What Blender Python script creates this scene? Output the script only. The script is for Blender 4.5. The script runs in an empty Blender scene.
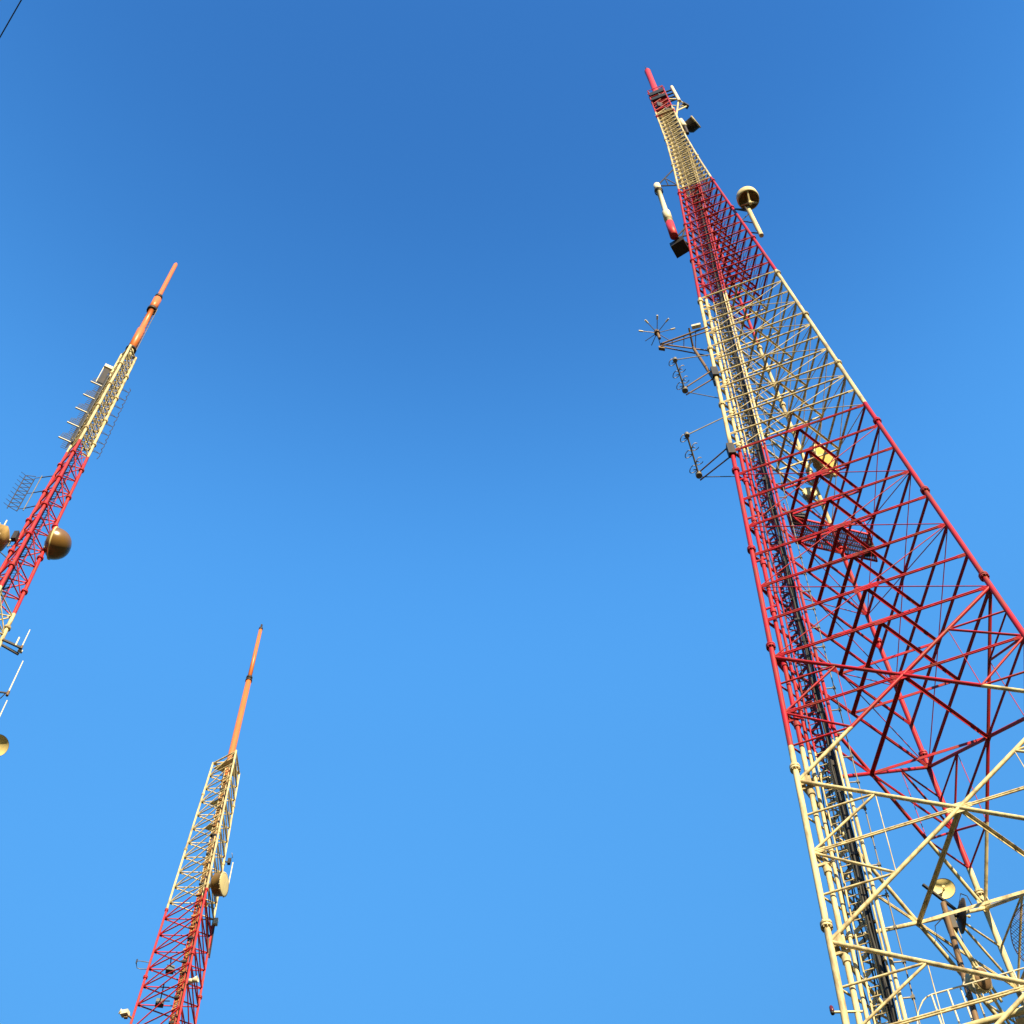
import bpy, math, random
from mathutils import Vector as V, Matrix
random.seed(7)
sc = bpy.context.scene
COL = sc.collection
R = math.radians

# ---------------------------------------------------------------- camera
F, EL, RO = 1563.26, 1.0802, 0.033620
EYE = V((0, 0, 1.7))
FW = V((0, math.cos(EL), math.sin(EL))); UP0 = V((0, -math.sin(EL), math.cos(EL))); RT0 = V((1, 0, 0))
RT = RT0 * math.cos(RO) - UP0 * math.sin(RO)
UP = RT0 * math.sin(RO) + UP0 * math.cos(RO)
cam = bpy.data.cameras.new('camera'); co = bpy.data.objects.new('camera', cam); COL.objects.link(co)
m = Matrix((RT, UP, -FW)).transposed().to_4x4(); m.translation = EYE
co.matrix_world = m
cam.sensor_width = 36; cam.lens = 36 * F / 1024; cam.clip_start = 0.1; cam.clip_end = 20000
sc.camera = co

def shown(p, q, r):
    """how large a bar is in the photo (used only to choose which repeats stay individual)"""
    a = 0
    for i in range(9):
        d = p.lerp(q, i / 8) - EYE
        w = d.dot(FW)
        if w > 0 and abs(d.dot(RT)) / w * F < 520 and abs(d.dot(UP)) / w * F < 520:
            a += 1 / w
    return a * (p - q).length * r

# ---------------------------------------------------------------- light and sky
SUN_AZ, SUN_EL = R(160), R(25)          # azimuth clockwise from +Y
sd = V((math.sin(SUN_AZ) * math.cos(SUN_EL), math.cos(SUN_AZ) * math.cos(SUN_EL), math.sin(SUN_EL)))
su = bpy.data.lights.new('sun', 'SUN'); so = bpy.data.objects.new('sun', su); COL.objects.link(so)
su.energy = 4.6; su.angle = R(0.53); su.color = (1.0, 0.82, 0.50)
so.rotation_euler = sd.to_track_quat('Z', 'Y').to_euler(); so.location = (30, -60, 60)
w = bpy.data.worlds.new('World'); sc.world = w; w.use_nodes = True
nt = w.node_tree; nt.nodes.clear()
sky = nt.nodes.new('ShaderNodeTexSky'); sky.sky_type = 'NISHITA'; sky.sun_disc = False
sky.sun_elevation = SUN_EL; sky.sun_rotation = SUN_AZ
sky.altitude = 0; sky.air_density = 3.0; sky.dust_density = 0.0; sky.ozone_density = 6.0
# sky graded by elevation: deeper towards the zenith, unseen low sky dimmed to cut fill
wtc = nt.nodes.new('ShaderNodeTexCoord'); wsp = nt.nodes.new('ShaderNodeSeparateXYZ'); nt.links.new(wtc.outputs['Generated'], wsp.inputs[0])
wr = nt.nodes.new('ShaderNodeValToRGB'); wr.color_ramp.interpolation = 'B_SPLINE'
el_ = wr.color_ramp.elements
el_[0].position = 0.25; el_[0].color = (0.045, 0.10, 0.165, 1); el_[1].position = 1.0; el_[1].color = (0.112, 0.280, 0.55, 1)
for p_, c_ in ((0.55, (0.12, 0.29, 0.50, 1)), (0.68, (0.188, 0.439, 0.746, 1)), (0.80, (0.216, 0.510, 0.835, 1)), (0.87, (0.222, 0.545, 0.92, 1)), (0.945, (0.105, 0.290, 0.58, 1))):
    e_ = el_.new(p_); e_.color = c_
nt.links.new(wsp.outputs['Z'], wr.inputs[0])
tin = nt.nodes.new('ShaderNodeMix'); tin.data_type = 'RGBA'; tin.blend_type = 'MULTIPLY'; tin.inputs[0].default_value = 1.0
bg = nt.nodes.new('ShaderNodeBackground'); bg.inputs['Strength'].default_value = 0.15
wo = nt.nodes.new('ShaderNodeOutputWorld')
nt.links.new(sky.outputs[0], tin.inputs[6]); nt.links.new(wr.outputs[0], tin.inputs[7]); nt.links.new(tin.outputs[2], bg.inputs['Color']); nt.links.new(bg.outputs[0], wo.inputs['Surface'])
sc.view_settings.view_transform = 'Standard'; sc.view_settings.look = 'None'
sc.view_settings.exposure = 1.5; sc.view_settings.gamma = 1

# ---------------------------------------------------------------- materials
def base_mat(name):
    m = bpy.data.materials.new(name); m.use_nodes = True
    return m, m.node_tree, m.node_tree.nodes['Principled BSDF']

def wear(t, b, col_socket, amount, dirt=(0.09, 0.05, 0.022), scale=1.3):
    """uneven weathering: streaky dirt and rust spots mixed over a paint colour"""
    tc = t.nodes.new('ShaderNodeTexCoord')
    mp = t.nodes.new('ShaderNodeMapping'); mp.inputs['Scale'].default_value = (3.0, 3.0, 0.7)
    t.links.new(tc.outputs['Object'], mp.inputs['Vector'])
    n = t.nodes.new('ShaderNodeTexNoise'); n.inputs['Scale'].default_value = scale; n.inputs['Detail'].default_value = 7; n.inputs['Roughness'].default_value = 0.65
    t.links.new(mp.outputs[0], n.inputs['Vector'])
    rp = t.nodes.new('ShaderNodeValToRGB'); rp.color_ramp.elements[0].position = 0.45; rp.color_ramp.elements[1].position = 0.64
    rp.color_ramp.elements[0].color = (0, 0, 0, 1); rp.color_ramp.elements[1].color = (amount, amount, amount, 1)
    t.links.new(n.outputs['Fac'], rp.inputs[0])
    mx = t.nodes.new('ShaderNodeMix'); mx.data_type = 'RGBA'
    t.links.new(rp.outputs[0], mx.inputs[0]); t.links.new(col_socket, mx.inputs[6]); mx.inputs[7].default_value = (*dirt, 1)
    t.links.new(mx.outputs[2], b.inputs['Base Color'])

def paint(name, col, rough=0.5, amount=0.35, metal=0.0, dirt=(0.09, 0.05, 0.022), scale=1.3):
    m, t, b = base_mat(name)
    c = t.nodes.new('ShaderNodeRGB'); c.outputs[0].default_value = (*col, 1)
    wear(t, b, c.outputs[0], amount, dirt, scale)
    b.inputs['Roughness'].default_value = rough; b.inputs['Metallic'].default_value = metal; b.inputs['Specular IOR Level'].default_value = 0.3 if rough > .3 else 0.5
    return m

def banded(name, bands, rough=0.5):
    """aviation bands painted by height above the ground: [(from height, colour), ...]"""
    m, t, b = base_mat(name)
    tc = t.nodes.new('ShaderNodeTexCoord'); sp = t.nodes.new('ShaderNodeSeparateXYZ'); t.links.new(tc.outputs['Object'], sp.inputs[0])
    cur = t.nodes.new('ShaderNodeRGB'); cur.outputs[0].default_value = (*bands[0][1], 1); cur = cur.outputs[0]
    for z, c in bands[1:]:
        gt = t.nodes.new('ShaderNodeMath'); gt.operation = 'GREATER_THAN'; gt.inputs[1].default_value = z; t.links.new(sp.outputs['Z'], gt.inputs[0])
        mx = t.nodes.new('ShaderNodeMix'); mx.data_type = 'RGBA'; t.links.new(gt.outputs[0], mx.inputs[0]); t.links.new(cur, mx.inputs[6]); mx.inputs[7].default_value = (*c, 1)
        cur = mx.outputs[2]
    wear(t, b, cur, 0.62)
    b.inputs['Roughness'].default_value = rough; b.inputs['Specular IOR Level'].default_value = 0.25
    return m

CREAM = (0.54, 0.455, 0.265); RED = (0.33, 0.006, 0.018); RED2 = (0.42, 0.014, 0.022); ORANGE = (0.54, 0.145, 0.036)
M1 = banded('main_tower_paint', [(0, RED), (18.5, CREAM), (39.7, RED), (60.52, CREAM), (78.95, RED), (99.3, CREAM), (118.0, RED), (118.9, CREAM), (119.7, RED)])
M2 = banded('second_tower_paint', [(0, RED2), (66, CREAM), (86.3, RED2), (108.3, CREAM), (128.3, CREAM)])
M3 = banded('third_tower_paint', [(0, CREAM), (74, RED2), (92.1, CREAM)])
MPR = paint('red_pole_paint', (0.42, 0.020, 0.026), 0.5, 0.15)
MPO = paint('orange_pole_paint', ORANGE, 0.4, 0.2)
MW = paint('cream_paint', (0.52, 0.45, 0.26), 0.5, 0.3)
MWH = paint('white_plastic', (0.58, 0.53, 0.40), 0.45, 0.12)
MG = paint('galvanised_steel', (0.19, 0.175, 0.145), 0.5, 0.4, 0.5)
MRU = paint('weathered_steel', (0.16, 0.10, 0.055), 0.6, 0.5, 0.2)
MD = paint('dark_steel', (0.016, 0.015, 0.016), 0.55, 0.3)
MK = paint('black_cable_sheath', (0.012, 0.012, 0.013), 0.6, 0.2, dirt=(0.05, 0.04, 0.035))
MLG = paint('lilac_grey_grating', (0.40, 0.33, 0.42), 0.6, 0.3)
MRL = paint('faded_red_ladder_paint', (0.33, 0.10, 0.13), 0.5, 0.3)
MCU = paint('copper_brown_feeder', (0.30, 0.15, 0.045), 0.5, 0.5, 0.1)
MDY = paint('pale_yellow_dish_face', (0.62, 0.52, 0.25), 0.5, 0.15)
MDO = paint('ochre_dish_face', (0.54, 0.31, 0.05), 0.5, 0.3)
MDB = paint('brown_dish_shroud', (0.22, 0.13, 0.036), 0.4, 0.3)
MDF = paint('yellow_ochre_dish_face', (0.58, 0.38, 0.085), 0.5, 0.25)
MTAN = paint('tan_lining', (0.36, 0.24, 0.09), 0.5, 0.4)
MSL = paint('slate_grey_case', (0.07, 0.075, 0.085), 0.5, 0.3)
MRB = paint('rust_brown_mesh', (0.30, 0.15, 0.07), 0.6, 0.5)
MDM = paint('bronze_radome', (0.16, 0.085, 0.022), 0.26, 0.3, scale=0.8)
MLAMP = paint('dark_red_lens', (0.09, 0.008, 0.008), 0.2, 0.1)

# ---------------------------------------------------------------- mesh builder
class MB:
    def __init__(s): s.v = []; s.f = []; s.sm = []
    def ring(s, c, x, y, r, n):
        i = len(s.v)
        for k in range(n):
            a = 2 * math.pi * k / n
            s.v.append(c + x * (r * math.cos(a)) + y * (r * math.sin(a)))
        return i
    @staticmethod
    def axes(d):
        d = d.normalized(); h = V((0, 0, 1)) if abs(d.z) < 0.9 else V((1, 0, 0))
        x = d.cross(h).normalized(); return x, d.cross(x).normalized()
    def tube(s, p, q, r, n=8, r2=None, cap=True):
        p, q = V(p), V(q)
        if (p - q).length < 1e-5: return s
        x, y = s.axes(q - p); r2 = r if r2 is None else r2
        a = s.ring(p, x, y, r, n); b = s.ring(q, x, y, r2, n)
        for k in range(n):
            l = (k + 1) % n; s.f.append((a + k, a + l, b + l, b + k)); s.sm.append(True)
        if cap:
            a2 = s.ring(p, x, y, r, n); b2 = s.ring(q, x, y, r2, n)
            s.f.append(tuple(range(a2 + n - 1, a2 - 1, -1))); s.sm.append(False)
            s.f.append(tuple(range(b2, b2 + n))); s.sm.append(False)
        return s
    def path(s, pts, r, n=6):
        pts = [V(p) for p in pts]
        prev = None
        for i, p in enumerate(pts):
            d = (pts[min(i + 1, len(pts) - 1)] - pts[max(i - 1, 0)])
            x, y = s.axes(d)
            a = s.ring(p, x, y, r, n)
            if prev is not None:
                for k in range(n):
                    l = (k + 1) % n; s.f.append((prev + k, prev + l, a + l, a + k)); s.sm.append(True)
            prev = a
        return s
    def lathe(s, c, d, prof, n=32, smooth=True):
        c, d = V(c), V(d).normalized(); x, y = s.axes(d); prev = None
        for (r, t) in prof:
            a = s.ring(c + d * t, x, y, max(r, 1e-4), n)
            if prev is not None:
                for k in range(n):
                    l = (k + 1) % n; s.f.append((prev + k, prev + l, a + l, a + k)); s.sm.append(smooth)
            prev = a
        return s
    def box(s, c, ax, ay, az):
        """box by centre and three half-axis vectors"""
        c, ax, ay, az = V(c), V(ax), V(ay), V(az); i = len(s.v)
        for a in (-1, 1):
            for b in (-1, 1):
                for d in (-1, 1): s.v.append(c + ax * a + ay * b + az * d)
        for q in ((0, 1, 3, 2), (4, 6, 7, 5), (0, 4, 5, 1), (2, 3, 7, 6), (0, 2, 6, 4), (1, 5, 7, 3)):
            s.f.append(tuple(i + k for k in q)); s.sm.append(False)
        return s
    def bar(s, p, q, wd, ht, upv=V((0, 0, 1))):
        """rectangular bar from p to q"""
        p, q = V(p), V(q); d = q - p; x = d.cross(V(upv)); 
        if x.length < 1e-4: x = d.cross(V((1, 0, 0)))
        x.normalize(); y = x.cross(d).normalized()
        return s.box((p + q) / 2, d / 2, x * wd / 2, y * ht / 2)
    def angle(s, p, q, wd, n_in):
        """L-section: one flange in the face, one pointing inwards"""
        p, q = V(p), V(q); d = (q - p).normalized(); i_ = (V(n_in) - d * V(n_in).dot(d)).normalized(); u = d.cross(i_).normalized()
        th = wd * 0.14
        s.box((p + q) / 2, (q - p) / 2, u * wd / 2, i_ * th / 2)
        s.box((p + q) / 2 + i_ * (wd / 2 + th / 2) + u * (wd / 2 - th / 2), (q - p) / 2, u * th / 2, i_ * wd / 2)
        return s
    def plate(s, pts, thick):
        """flat polygon with thickness downwards"""
        pts = [V(p) for p in pts]; n = len(pts); i = len(s.v)
        s.v += pts + [p - V((0, 0, thick)) for p in pts]
        s.f.append(tuple(range(i, i + n))); s.f.append(tuple(range(i + 2 * n - 1, i + n - 1, -1))); s.sm += [False, False]
        for k in range(n):
            l = (k + 1) % n; s.f.append((i + k, i + n + k, i + n + l, i + l)); s.sm.append(False)
        return s
    def build(s, name, mat, parent=None, stuff=False):
        off = V((0, 0, 0)); p = parent
        while p is not None: off += p.location; p = p.parent
        me = bpy.data.meshes.new(name); me.from_pydata([tuple(v - off) for v in s.v], [], s.f); me.materials.append(mat)
        me.polygons.foreach_set('use_smooth', s.sm)
        import bmesh
        bm = bmesh.new(); bm.from_mesh(me); bmesh.ops.recalc_face_normals(bm, faces=bm.faces); bm.to_mesh(me); bm.free()
        o = bpy.data.objects.new(name, me); COL.objects.link(o); o.parent = parent
        if stuff: o['kind'] = 'stuff'
        return o

def tag(o, label, cat, group=None):
    o['label'] = label; o['category'] = cat
    if group: o['group'] = group
    return o
def thing(name, loc, label, cat, group=None):
    o = bpy.data.objects.new(name, None); COL.objects.link(o); o.location = V(loc); o.empty_display_size = 0.5
    return tag(o, label, cat, group)
def lerp_tab(z, zz, rr):
    if z <= zz[0]: return rr[0]
    for i in range(1, len(zz)):
        if z <= zz[i]: return rr[i - 1] + (rr[i] - rr[i - 1]) * (z - zz[i - 1]) / (zz[i] - zz[i - 1])
    return rr[-1]

# ---------------------------------------------------------------- ground
g = MB(); S = 6000
g.v = [V((-S, -S, 0)), V((S, -S, 0)), V((S, S, 0)), V((-S, S, 0))]; g.f = [(0, 1, 2, 3)]; g.sm = [False]
gm, t_, b_ = base_mat('dry_grass_ground')
tc = t_.nodes.new('ShaderNodeTexCoord'); n1 = t_.nodes.new('ShaderNodeTexNoise'); n1.inputs['Scale'].default_value = 0.35; n1.inputs['Detail'].default_value = 9
t_.links.new(tc.outputs['Object'], n1.inputs['Vector'])
r1 = t_.nodes.new('ShaderNodeValToRGB'); r1.color_ramp.elements[0].color = (0.012, 0.018, 0.007, 1); r1.color_ramp.elements[1].color = (0.045, 0.042, 0.022, 1)
r1.color_ramp.elements[0].position = 0.35; r1.color_ramp.elements[1].position = 0.7
t_.links.new(n1.outputs['Fac'], r1.inputs[0]); t_.links.new(r1.outputs[0], b_.inputs['Base Color']); b_.inputs['Roughness'].default_value = 0.95
go = g.build('ground', gm); go['kind'] = 'structure'

# ---------------------------------------------------------------- lattice towers
class Tower:
    def __init__(s, name, c, angs, zz, rr, mat, label):
        s.c = V((c[0], c[1], 0)); s.a = [R(a) for a in angs]; s.zz = zz; s.rr = rr; s.mat = mat
        s.root = thing(name, s.c, label, 'tower'); s.mem = {}
    def r(s, z): return lerp_tab(z, s.zz, s.rr)
    def leg(s, k, z):
        r = s.r(z); a = s.a[k % 3]
        return V((s.c.x + r * math.cos(a), s.c.y + r * math.sin(a), z))
    def mid(s, k, z): return (s.leg(k, z) + s.leg(k + 1, z)) / 2
    def inn(s, k):
        """inward normal of face k (between legs k and k+1)"""
        d = s.c - (s.leg(k, 10) + s.leg(k + 1, 10)) / 2; d.z = 0; return d.normalized()
    def add(s, kind, p, q, r, shape='tube', extra=None):
        s.mem.setdefault(kind, []).append((p, q, r, shape, extra))
    def draw(s, mb, it):
        p, q, r, shape, ex = it
        if shape == 'tube': mb.tube(p, q, r, 8)
        elif shape == 'angle': mb.angle(p, q, r * 2.1, ex)
        elif shape == 'beam':
            d = (q - p).normalized(); nn = V(ex)
            if (p.z + q.z) / 2 < 61 and r > .04:                 # paired members, battened
                o = d.cross(nn).normalized() * r * .80
                for sg in (-1, 1): mb.tube(p + o * sg, q + o * sg, r * .62, 8)
                L = (q - p).length; c = .9
                while c < L - .5: mb.box(p + d * c, d * .06, o * 1.3, nn * r * .25); c += 1.5
            else: mb.tube(p, q, r, 8)
            for e, sg in ((p, 1), (q, -1)):
                c = e + d * sg * (0.10 + r * 2.2)
                mb.box(c, d * (r * 2.6 + .03), d.cross(nn).normalized() * r * 1.9, nn * 0.012)
        elif shape == 'plate':
            d = (q - p); nn = V(ex); mb.box((p + q) / 2, d / 2, d.cross(nn).normalized() * r, nn * 0.014)
    def emit(s):
        for kind, lst in s.mem.items():
            lst.sort(key=lambda i: -shown(i[0], i[1], i[2]))
            for it in lst[:100]:
                mb = MB(); s.draw(mb, it); mb.build(kind, s.mat, s.root)
            if lst[100:]:
                mb = MB()
                for it in lst[100:]: s.draw(mb, it)
                mb.build(kind, s.mat, s.root, stuff=True)
    def legs(s, z1, rad, step, f0, fl=1.75):
        for k in range(3):
            mb = MB(); zs = sorted(set([0] + [z for z in s.zz if 0 < z < z1] + [z1]))
            for a, b in zip(zs, zs[1:]):
                mb.tube(s.leg(k, a), s.leg(k, b), rad(a), 12, rad(b), cap=(b == z1))
            lo = mb.build('leg', s.mat, s.root)
            z = f0
            while z < z1 - 2:
                d = (s.leg(k, z + .5) - s.leg(k, z - .5)).normalized(); q = s.leg(k, z); rr = rad(z)
                fb = MB()
                for o in (-.055, .055): fb.tube(q + d * (o - .035), q + d * (o + .035), rr * fl, 14)
                for j in range(8):
                    a = j * math.pi / 4; x, y = MB.axes(d); e = q + (x * math.cos(a) + y * math.sin(a)) * rr * (fl * .8)
                    fb.tube(e - d * .14, e + d * .14, .018, 5)
                fb.build('flange', s.mat, lo); z += step
            pb = MB(); b0 = s.leg(k, 0); pb.box(b0 + V((0, 0, .15)), (.8, 0, 0), (0, .8, 0), (0, 0, .3)); pb.build('footing', MG, s.root)
    def rods(s, k, za, zb, r, kind='tie_rod', gus=0.0):
        s.add(kind, s.leg(k, za), s.leg(k + 1, zb), r); s.add(kind, s.leg(k + 1, za), s.leg(k, zb), r)

H = 1.7
# ---- main tower (legs: left, right, back)
t1 = Tower('lattice_tower', (12.56, 29.43), (190.3, 310.3, 70.3),
           [0, 21.7, 39.7, 60.4, 78.95, 99.3, 104.7, 110.7, 119.4, 125.9], [6.69, 5.49, 4.49, 3.34, 2.407, 1.25, 1.0, .80, .74, .70], M1,
           'nearest and largest red and cream lattice tower, filling the right of the picture')
t1.legs(125.6, lambda z: .092 if z < 75 else .092 - (z - 75) * .0008, 6.64, 5.45)
# lower panels: large X with secondary members
for zb in (4.93, 11.56, 18.19, 24.8, 31.43, 38.02):
    zt = zb + 6.62; zm = (zb + zt) / 2; zq1 = (zb + zm) / 2; zq3 = (zm + zt) / 2
    for k in range(3):
        A = lambda z: t1.leg(k, z); B = lambda z: t1.leg(k + 1, z); n = t1.inn(k)
        wb, wt = (A(zb) - B(zb)).length, (A(zt) - B(zt)).length
        f = wb / (wb + wt)                                   # where the diagonals cross
        X = A(zb).lerp(B(zt), f); zx = X.z
        for lo, hi in ((A(zb), B(zt)), (B(zb), A(zt))):
            t1.add('diagonal_brace', lo, X, .062); t1.add('diagonal_brace', X, hi, .062)
        for P in (A, B):
            t1.add('cross_beam', P(zx), X, .044, 'beam', n)
            hi = (P(zt) + X) / 2; lw = (P(zb) + X) / 2
            t1.add('secondary_brace', P(zx), hi, .040); t1.add('secondary_brace', P(zx), lw, .040)
            t1.add('secondary_brace', P(hi.z), hi, .034); t1.add('secondary_brace', P(lw.z), lw, .034)
            t1.add('hanger_rod', hi, lw, .014)
        for P, Q in ((A, B), (B, A)):
            e = P(zb); h = (Q(zb) - e).normalized(); t1.add('gusset_plate', e + h * .06 + V((0, 0, -.02)), e + h * .34 + V((0, 0, .02)), .20, 'plate', n)
        t1.add('gusset_plate', X + V((0, 0, -.19)), X + V((0, 0, .19)), .17, 'plate', n)
    c = [t1.mid(k, zx) for k in range(3)]
    for k in range(3): t1.add('plan_brace', c[k], c[(k + 1) % 3], .050, 'angle', V((0, 0, -1)))
# middle panels
lev = [44.64, 46.93, 49.2, 51.5, 53.72, 55.95, 58.2, 60.4]
lev2 = []; z = 60.4
while z < 78: z += 1.685; lev2.append(z)
lev3 = []; z = lev2[-1]
while z < 98: z += 1.62; lev3.append(z)
def level(z, r, k3=(0, 1, 2), plan=True):
    for k in k3:
        n = t1.inn(k); t1.add('cross_beam', t1.leg(k, z), t1.leg(k + 1, z), r if k == 0 else r * 1.25, 'beam', n)
    if plan:
        c = [t1.mid(k, z) for k in range(3)]
        for k in range(3): t1.add('plan_brace', c[k], c[(k + 1) % 3], r * 1.0, 'angle', V((0, 0, -1)))
for i, z in enumerate(lev):
    level(z, .050)
    for k in range(3):
        c = t1.mid(k, z); u = (t1.leg(k + 1, z) - t1.leg(k, z)).normalized(); big = .42 if i % 2 else .2
        t1.add('gusset_plate', c - u * big, c + u * big, .13 if i % 2 else .1, 'plate', t1.inn(k))
for i in range(0, len(lev) - 2, 2):
    for k in range(3): t1.rods(k, lev[i], lev[i + 2], .019)
for i, z in enumerate(lev2): level(z, .044, plan=(i % 2 == 0))
ex = [60.4] + lev2
for i in range(0, len(ex) - 2, 2):
    for k in range(3): t1.rods(k, ex[i], ex[i + 2], .020)
for i, z in enumerate(lev3): level(z, .046, plan=True)
ex = [lev2[-1]] + lev3
for i in range(0, len(ex) - 1):
    for k in range(3): t1.rods(k, ex[i], ex[i + 1], .015)
# slim mast at the top
z = lev3[-1]; prev = z
while z < 117.8:
    z += 0.98
    for k in range(3):
        t1.add('cross_beam', t1.leg(k, z), t1.leg(k + 1, z), .034, 'tube'); t1.rods(k, prev, z, .024)
    prev = z
# upper lattice of the red head
z = 119.1
while z < 125.5:
    for k in range(3):
        t1.add('cross_beam', t1.leg(k, z), t1.leg(k + 1, z), .05, 'tube')
        t1.add('diagonal_brace', t1.leg(k, z), t1.leg(k + 1, z + 1.05), .04)
    z += 1.05
t1.emit()
for z in (118.7, 120.5, 122.1, 123.7, 125.6):
    mb = MB(); o = 1.18 if z in (118.7, 125.6) else .97
    mb.plate([t1.c + (t1.leg(k, z) - t1.c - V((0, 0, z))) * o + V((0, 0, z)) for k in range(3)], .07); mb.build('deck_plate', MPR if z > 120 else MW, t1.root)
for k in range(3):
    mb = MB(); a, b = t1.leg(k, 124.6), t1.leg(k + 1, 124.6)
    for q in (0, .5, 1): mb.tube(a.lerp(b, q), a.lerp(b, q) + V((0, 0, 2.0)), .03, 6)
    for h in (1.0, 2.0): mb.tube(a + V((0, 0, h)), b + V((0, 0, h)), .03, 6)
    mb.build('top_railing', MPR, t1.root)
for (x, y, z, hx, hz) in ((-.25, -.2, 121.3, .22, .6), (.2, .1, 122.9, .25, .6), (-.1, .25, 124.4, .3, .7), (.15, -.25, 119.8, .2, .5), (.05, -.3, 124.2, .16, .5)):
    mb = MB(); mb.box(t1.c + V((x, y, z)), (hx, .04, 0), (-.03, hx * .8, 0), (0, 0, hz)); mb.build('equipment_cabinet', MD, t1.root)
for k in range(3):
    for z in (122.9, 124.5):
        a, b = t1.leg(k, z), t1.leg(k + 1, z); n = t1.inn(k); d = (b - a).normalized()
        mb = MB(); mb.box((a + b) / 2 - n * .10 + V((0, 0, .35)), (b - a) * (.42 if k else .46), n * .05, V((0, 0, .42 if z > 124 else .34))); mb.build('dark_panel', MK, t1.root)
top = V((12.56, 29.43, 125.7))
mb = MB(); mb.lathe(top, (0, 0, 1), [(.001, -1.2), (.25, -1.2), (.25, .2), (.38, .2), (.38, .35), (.25, .35), (.24, 5.2), (.25, 8.45), (.20, 8.8), (.001, 8.85)], 24)
mp = mb.build('top_pole', MPR, t1.root)
mb = MB()
for a in (0, 120, 240):
    d = V((math.cos(R(a)), math.sin(R(a)), 0)); mb.tube(top + d * .25 + V((0, 0, 8.3)), top + d * .3 + V((0, 0, 9.0)), .03, 6)
mb.build('lightning_spike', MD, mp)

# feed lines and climbing ladder just behind the front face, beside the left leg
u1 = (t1.leg(1, 10) - t1.leg(0, 10)); u1.z = 0; u1.normalize(); n1_ = t1.inn(0)
def run(s, d, z):
    return t1.leg(0, z) + u1 * s + n1_ * (d + .05)
ZR = [2, 39.7, 60.4, 78.95, 99.3, 110.7, 119.6]
def feed(name, s, d, r, mat, n=8, z1=119.6, jit=0.0, z0=2):
    mb = MB(); pts = []
    if jit:
        z = z0; 
        while z < z1:
            pts.append(run(s + random.uniform(-jit, jit), d + random.uniform(-jit, jit), z)); z += 1.35
        mb.path(pts, r, n)
    else:
        zs = [z0] + [z for z in ZR if z0 < z < z1] + [z1]
        for a, b in zip(zs, zs[1:]): mb.tube(run(s, d, a), run(s, d, b), r, n)
    return mb, mb
mb, _ = feed('coax_line', .30, .10, .078, M1, 12)
z = 4
while z < 118:
    d = V((0, 0, .1)); mb.tube(run(.30, .10, z) - d, run(.30, .10, z) + d, .115, 12); mb.bar(run(.0, .05, z + .25), run(.45, .05, z + .25), .05, .09); z += 3.35
mb.build('rigid_coaxial_line', M1, t1.root)
mb, _ = feed('coax_line', .47, .32, .055, M1, 10, 76)
z = 5
while z < 75:
    d = V((0, 0, .07)); mb.tube(run(.47, .32, z) - d, run(.47, .32, z) + d, .08, 10); z += 3.35
mb.build('rigid_coaxial_line', M1, t1.root)
# caged ladder
mb = MB()
for s_ in (.62, .98):
    zs = [2] + ZR[1:]
    for a, b in zip(zs, zs[1:]): mb.tube(run(s_, .42, a), run(s_, .42, b), .024, 6)
lad = mb.build('ladder', M1, t1.root)
mb = MB(); z = 15
while z < 119:
    mb.tube(run(.62, .42, z), run(.98, .42, z), .016, 5); z += .30
mb.build('ladder_rungs', M1, lad)
mb = MB(); z = 15; q = 0
while z < 119:
    h = random.uniform(.2, .55); mb.bar(run(.60, .75, z), run(.92, .75, z + h), .13, .02, n1_); mb.bar(run(.92, .78, z + h), run(.60, .78, z + h * 2), .05, .02, n1_); z += h * 2
for s_ in (.60, .92):
    zs = [2] + ZR[1:]
    for a, b in zip(zs, zs[1:]): mb.tube(run(s_, .75, a), run(s_, .75, b), .026, 6)
mb.build('cable_rack', M1, t1.root)
# flexible feeder cables
for i, (s_, d_, r_) in enumerate(((1.05, .25, .036), (1.09, .34, .036), (1.13, .27, .038), (1.03, .40, .030), (1.16, .38, .030), (.80, .60, .024), (.55, .55, .018), (1.10, .46, .034), (.90, .50, .016))):
    feed('feeder_cable', s_, d_, r_, MK, 7, jit=.035 if i < 5 else .07)[0].build('feeder_cable', MK, t1.root)
z = 5
while z < 118:
    mb = MB(); o = random.uniform(-.06, .06); mb.bar(run(.99 + o, .26, z), run(1.20 + o, .30, z + random.uniform(-.05, .05)), .07, random.uniform(.05, .22)); mb.build('cable_hanger', MD, t1.root); z += 1.35
for s_, r_ in ((1.37, .054), (1.25, .030)):
    feed('rail', s_, .12, r_, M1, 10)[0].build('elevator_rail', M1, t1.root)
mb, _ = feed('rail', 1.66, .28, .019, M1, 6, 76); z = 16
while z < 75:
    q = run(1.66, .28, z); mb.box(q, u1 * .045, n1_ * .04, V((0, 0, .05))); mb.bar(run(1.37, .2, z), q, .03, .03); z += 1.2
mb.build('climbing_rail', MG, t1.root)

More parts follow.
